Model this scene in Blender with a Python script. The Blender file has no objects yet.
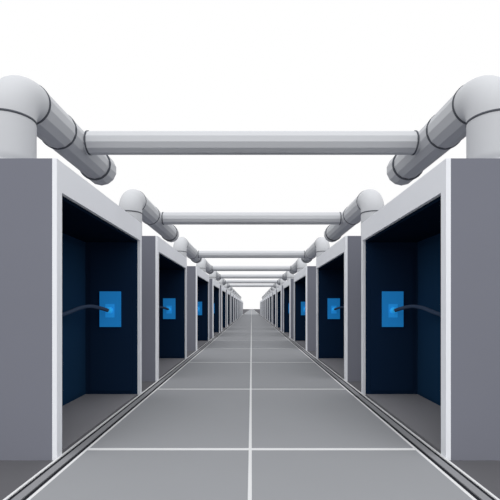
import bpy, bmesh, math
from mathutils import Vector, Matrix
sc=bpy.context.scene
sc.view_settings.view_transform='Standard'
sc.view_settings.look='None'
def s2l(h):
    h=h.lstrip('#'); o=[]
    for i in (0,2,4):
        c=int(h[i:i+2],16)/255
        o.append(c/12.92 if c<=0.04045 else ((c+0.055)/1.055)**2.4)
    return (*o,1)
def mat(name,hexc,gain=1.0,rough=0.9,var=0.01,scale=1.5,emit=0,spec=0.0):
    m=bpy.data.materials.new(name); m.use_nodes=True
    nt=m.node_tree; b=nt.nodes['Principled BSDF']
    c=s2l(hexc); c=tuple(min(0.95,x*gain) for x in c[:3])
    n=nt.nodes.new('ShaderNodeTexNoise'); n.inputs['Scale'].default_value=scale
    tc=nt.nodes.new('ShaderNodeTexCoord'); nt.links.new(tc.outputs['Object'],n.inputs['Vector'])
    r=nt.nodes.new('ShaderNodeValToRGB')
    r.color_ramp.elements[0].position=0.3; r.color_ramp.elements[1].position=0.7
    r.color_ramp.elements[0].color=(*[x*(1-var) for x in c],1)
    r.color_ramp.elements[1].color=(*[min(1,x*(1+var)) for x in c],1)
    nt.links.new(n.outputs['Fac'],r.inputs['Fac'])
    nt.links.new(r.outputs['Color'],b.inputs['Base Color'])
    b.inputs['Roughness'].default_value=rough
    b.inputs['Specular IOR Level'].default_value=spec
    if emit:
        nt.links.new(r.outputs['Color'],b.inputs['Emission Color'])
        b.inputs['Emission Strength'].default_value=emit
    return m
M=dict(
 frame=mat('painted_frame_light','#d9dbe0',1.25),
 slate=mat('painted_panel_slate','#767882',1.1),
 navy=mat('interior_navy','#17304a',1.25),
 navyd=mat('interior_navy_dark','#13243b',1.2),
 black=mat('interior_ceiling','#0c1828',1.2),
 ifloor=mat('cabinet_floor','#68686c',1.65),
 pipe=mat('pipe_light_grey','#c9cbcf',1.0,rough=0.7,spec=0.1),
 seam=mat('pipe_seam_grey','#60636a',0.9),
 ground=mat('ground_dark','#5c5c60',1.15),
 tile=mat('tile_grey','#97999d',0.97),
 grout=mat('tile_joint_light','#dcdddf'),
 dark=mat('drain_dark','#2c2d32'),
 kerb=mat('kerb_grey','#8d8e92'),
 screen=mat('screen_blue','#1c70b0',0.9,emit=0.6),
 screenl=mat('screen_blue_light','#2180c4',0.9,emit=0.7),
 bulb=mat('indicator_cyan','#2fa9f2',0.9,emit=0.45),
 cable=mat('cable_steel_blue','#3d4a60',1.1),
)
def new_obj(name,bm,mats,parent=None,loc=(0,0,0)):
    me=bpy.data.meshes.new(name); bm.to_mesh(me); bm.free()
    for m in mats: me.materials.append(M[m])
    o=bpy.data.objects.new(name,me); sc.collection.objects.link(o); o.location=loc
    if parent: o.parent=parent
    return o
def box(bm,x0,x1,y0,y1,z0,z1,mi=0):
    if x0>x1:x0,x1=x1,x0
    v=[bm.verts.new(p) for p in [(x0,y0,z0),(x1,y0,z0),(x1,y1,z0),(x0,y1,z0),(x0,y0,z1),(x1,y0,z1),(x1,y1,z1),(x0,y1,z1)]]
    for f in [(0,3,2,1),(4,5,6,7),(0,1,5,4),(1,2,6,5),(2,3,7,6),(3,0,4,7)]:
        bm.faces.new([v[i] for i in f]).material_index=mi
def sweep(bm,pts,rad,seg=32,mi=0,caps=True,smooth=True,phase=0):
    pts=[Vector(p) for p in pts]; n=len(pts)
    rad=rad if isinstance(rad,list) else [rad]*n
    t0=(pts[1]-pts[0]).normalized()
    ref=Vector((1,0,0)) if abs(t0.x)<0.9 else Vector((0,0,1))
    rings=[];u=None
    for i in range(n):
        if i==0:t=t0
        elif i==n-1:t=(pts[-1]-pts[-2]).normalized()
        else:
            t=((pts[i+1]-pts[i]).normalized()+(pts[i]-pts[i-1]).normalized())
            t=t.normalized() if t.length>1e-6 else t0
        u=(ref-t*ref.dot(t)).normalized(); w=t.cross(u); ref=u
        rings.append([bm.verts.new(pts[i]+(u*math.cos(a)+w*math.sin(a))*rad[i]) for a in [phase+2*math.pi*k/seg for k in range(seg)]])
    for i in range(n-1):
        for k in range(seg):
            f=bm.faces.new([rings[i][k],rings[i][(k+1)%seg],rings[i+1][(k+1)%seg],rings[i+1][k]])
            f.material_index=mi; f.smooth=smooth
    if caps:
        f=bm.faces.new(rings[0][::-1]);f.material_index=mi
        f=bm.faces.new(rings[-1]);f.material_index=mi

XI,XO,HC=1.43,2.22,2.2
near=[2.94,6.10,10.5]; length=[2.27,2.75,3.05]
while near[-1]<62:
    near.append(near[-1]+4.5); length.append(3.1)

# ---------- ground & walkway
bm=bmesh.new(); box(bm,-40,40,-4,400,-0.2,-0.02)
new_obj('floor',bm,['ground'])
XT=1.27
bm=bmesh.new()
box(bm,-XT-0.025,XT+0.025,-4,300,-0.02,-0.002,1)
ys=[-3.0,0.3,3.12,5.43,8.1]
while ys[-1]<290: ys.append(ys[-1]+2.75)
for a,b in zip(ys[:-1],ys[1:]):
    g=0.026
    for x0,x1 in ((-XT,-0.022),(0.002,XT)):
        box(bm,x0,x1,a+g,b-g,-0.01,0.0,0)
new_obj('tiled_walkway',bm,['tile','grout'])
for s,n in ((-1,'left'),(1,'right')):
    bm=bmesh.new()
    box(bm,s*(XT+0.025),s*(XT+0.06),-4,300,-0.02,-0.012,0)
    box(bm,s*(XT+0.06),s*(XT+0.115),-4,300,-0.02,-0.004,1)
    box(bm,s*(XT+0.115),s*(XT+0.142),-4,300,-0.02,-0.010,0)
    box(bm,s*(XT+0.142),s*(XI),-4,300,-0.02,-0.002,2)
    new_obj('trim_'+n,bm,['dark','kerb','grout'])

# ---------- cabinets
def cabinet(s,y,L):
    bm=bmesh.new()
    fr=0.035
    xi=XI+fr
    b=-0.02
    def B(x0,x1,y0,y1,z0,z1,mi): box(bm,s*x0,s*x1,y0,y1,z0,z1,mi)
    B(XI,xi,0,0.08,b,HC,0)
    B(XI,xi,L-0.07,L,b,HC,0)
    B(XI,xi,0.08,L-0.07,HC-0.23,HC,0)
    B(xi,XO,0,0.07,b,HC,1)
    B(xi,XO,L-0.06,L,b,HC,1)
    B(XO-0.06,XO,0.07,L-0.06,b,HC,1)
    B(xi,XO-0.06,0.07,L-0.06,HC-0.06,HC,1)
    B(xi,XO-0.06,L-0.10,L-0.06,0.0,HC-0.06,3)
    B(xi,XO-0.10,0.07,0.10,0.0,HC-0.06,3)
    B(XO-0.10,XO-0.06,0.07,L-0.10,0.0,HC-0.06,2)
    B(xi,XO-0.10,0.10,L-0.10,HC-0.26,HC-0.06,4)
    B(xi,XO-0.06,0.07,L-0.06,b,0.0,5)
    B(1.52,XO-0.16,L-0.115,L-0.10,0.04,HC-0.34,3)
    B(XO-0.115,XO-0.10,L*0.45,L-0.16,0.04,HC-0.34,2)
    o=new_obj('server_cabinet',bm,['frame','slate','navy','navyd','black','ifloor'],loc=(0,y,0))
    bm=bmesh.new(); yb=L-0.115
    box(bm,s*1.66,s*1.925,yb-0.03,yb,0.86,1.31,0)
    box(bm,s*1.735,s*1.85,yb-0.034,yb-0.03,0.98,1.15,1)
    new_obj('control_screen',bm,['screen','screenl'],parent=o)
    bm=bmesh.new()
    P=[(XO-0.10,L-0.95,1.00),(2.02,L-0.86,1.04),(1.97,L-0.62,1.10),(1.93,L-0.42,1.12),(1.86,L-0.30,1.10),(1.80,L-0.20,1.07)]
    V=[Vector((s*a,b2,c)) for a,b2,c in P]; Q=[]
    for i in range(len(V)-1):
        p0=V[max(i-1,0)];p1=V[i];p2=V[i+1];p3=V[min(i+2,len(V)-1)]
        for k in range(6):
            t=k/6
            Q.append(0.5*((2*p1)+(p2-p0)*t+(2*p0-5*p1+4*p2-p3)*t*t+(3*p1-p0-3*p2+p3)*t**3))
    Q.append(V[-1])
    sweep(bm,Q,0.022,seg=12,mi=0)
    sweep(bm,[V[-1],V[-1]+Vector((-0.006*s,0.03,0)),V[-1]+Vector((-.01*s,0.052,0))],[0.03,0.042,0.042],seg=16,mi=1)
    new_obj('cable_plug',bm,['cable','bulb'],parent=o)
    return o
for i,(y,L) in enumerate(zip(near,length)):
    for s in (-1,1): cabinet(s,y,L)

# ---------- pipes
XP,ZP,RP=1.93,1.10+1.77,0.182
def run(s,i):
    y0=near[i]+0.27; nxt=near[i+1] if i+1<len(near) else near[i]+4.5
    yend=nxt-0.95 if i==0 else nxt-0.9
    rb=0.26
    bm=bmesh.new(); x=s*XP
    pts=[(x,y0,HC),(x,y0,HC+0.1),(x,y0,ZP-rb)]
    for k in range(1,15):
        a=k/14*math.pi/2
        pts.append((x,y0+rb-rb*math.cos(a),ZP-rb+rb*math.sin(a)))
    sweep(bm,pts,RP,seg=48,mi=0)
    PH=math.pi/14
    sweep(bm,[(x,y0+rb,ZP),(x,yend,ZP)],RP,seg=14,mi=0,smooth=False,phase=PH)
    sweep(bm,[(x,y0,HC),(x,y0,HC+0.035)],RP+0.012,seg=48,mi=0)
    def ring(y):
        sweep(bm,[(x,y-0.010,ZP),(x,y+0.010,ZP)],RP+0.005,seg=48,mi=1)
    sweep(bm,[(x,y0,ZP-rb-0.012),(x,y0,ZP-rb+0.004)],RP+0.004,seg=48,mi=1)
    yc=CR[i]
    ring(y0+rb)
    ring(yc-0.30)
    sweep(bm,[(x,yend-0.22,ZP),(x,yend,ZP)],RP+0.012,seg=14,mi=0,smooth=False,phase=PH)
    sweep(bm,[(x,yend-0.235,ZP),(x,yend-0.22,ZP)],RP+0.016,seg=48,mi=1)
    sweep(bm,[(x,yend,ZP),(x,yend+0.004,ZP)],RP-0.03,seg=48,mi=1)
    new_obj('overhead_pipe',bm,['pipe','seam'])
CR=[4.29,7.9,13.2]
for i in range(3,len(near)): CR.append(near[i]+2.9)
for i in range(len(near)):
    for s in (-1,1): run(s,i)
    if i>6: continue
    y=CR[i]; bm=bmesh.new()
    r=0.12
    e=XP-RP+0.02
    sweep(bm,[(-e,y,ZP),(e,y,ZP)],r,seg=12,mi=0,smooth=False,phase=math.pi/12)
    for s in (-1,1):
        sweep(bm,[(s*(e-0.035),y,ZP),(s*(e-0.02),y,ZP)],r+0.004,seg=32,mi=1)
    new_obj('cross_pipe',bm,['pipe','seam'])

# ---------- light
w=bpy.data.worlds.new('World'); sc.world=w; w.use_nodes=True
bg=w.node_tree.nodes['Background']; bg.inputs['Color'].default_value=(1,1,1,1); bg.inputs['Strength'].default_value=1.0
sd=bpy.data.lights.new('overcast_sun','SUN'); sd.energy=1.2; sd.angle=math.radians(80)
so=bpy.data.objects.new('overcast_sun',sd); sc.collection.objects.link(so)
so.rotation_euler=(math.radians(38),0,0); so.location=(0,-3,12)

cam=bpy.data.cameras.new('camera'); co=bpy.data.objects.new('camera',cam); sc.collection.objects.link(co)
co.location=(0,0,1.1); co.rotation_euler=(math.pi/2,0,0)
cam.sensor_width=36; cam.lens=28.8; cam.shift_x=-0.003; cam.shift_y=0.116; cam.clip_end=1000
sc.camera=co
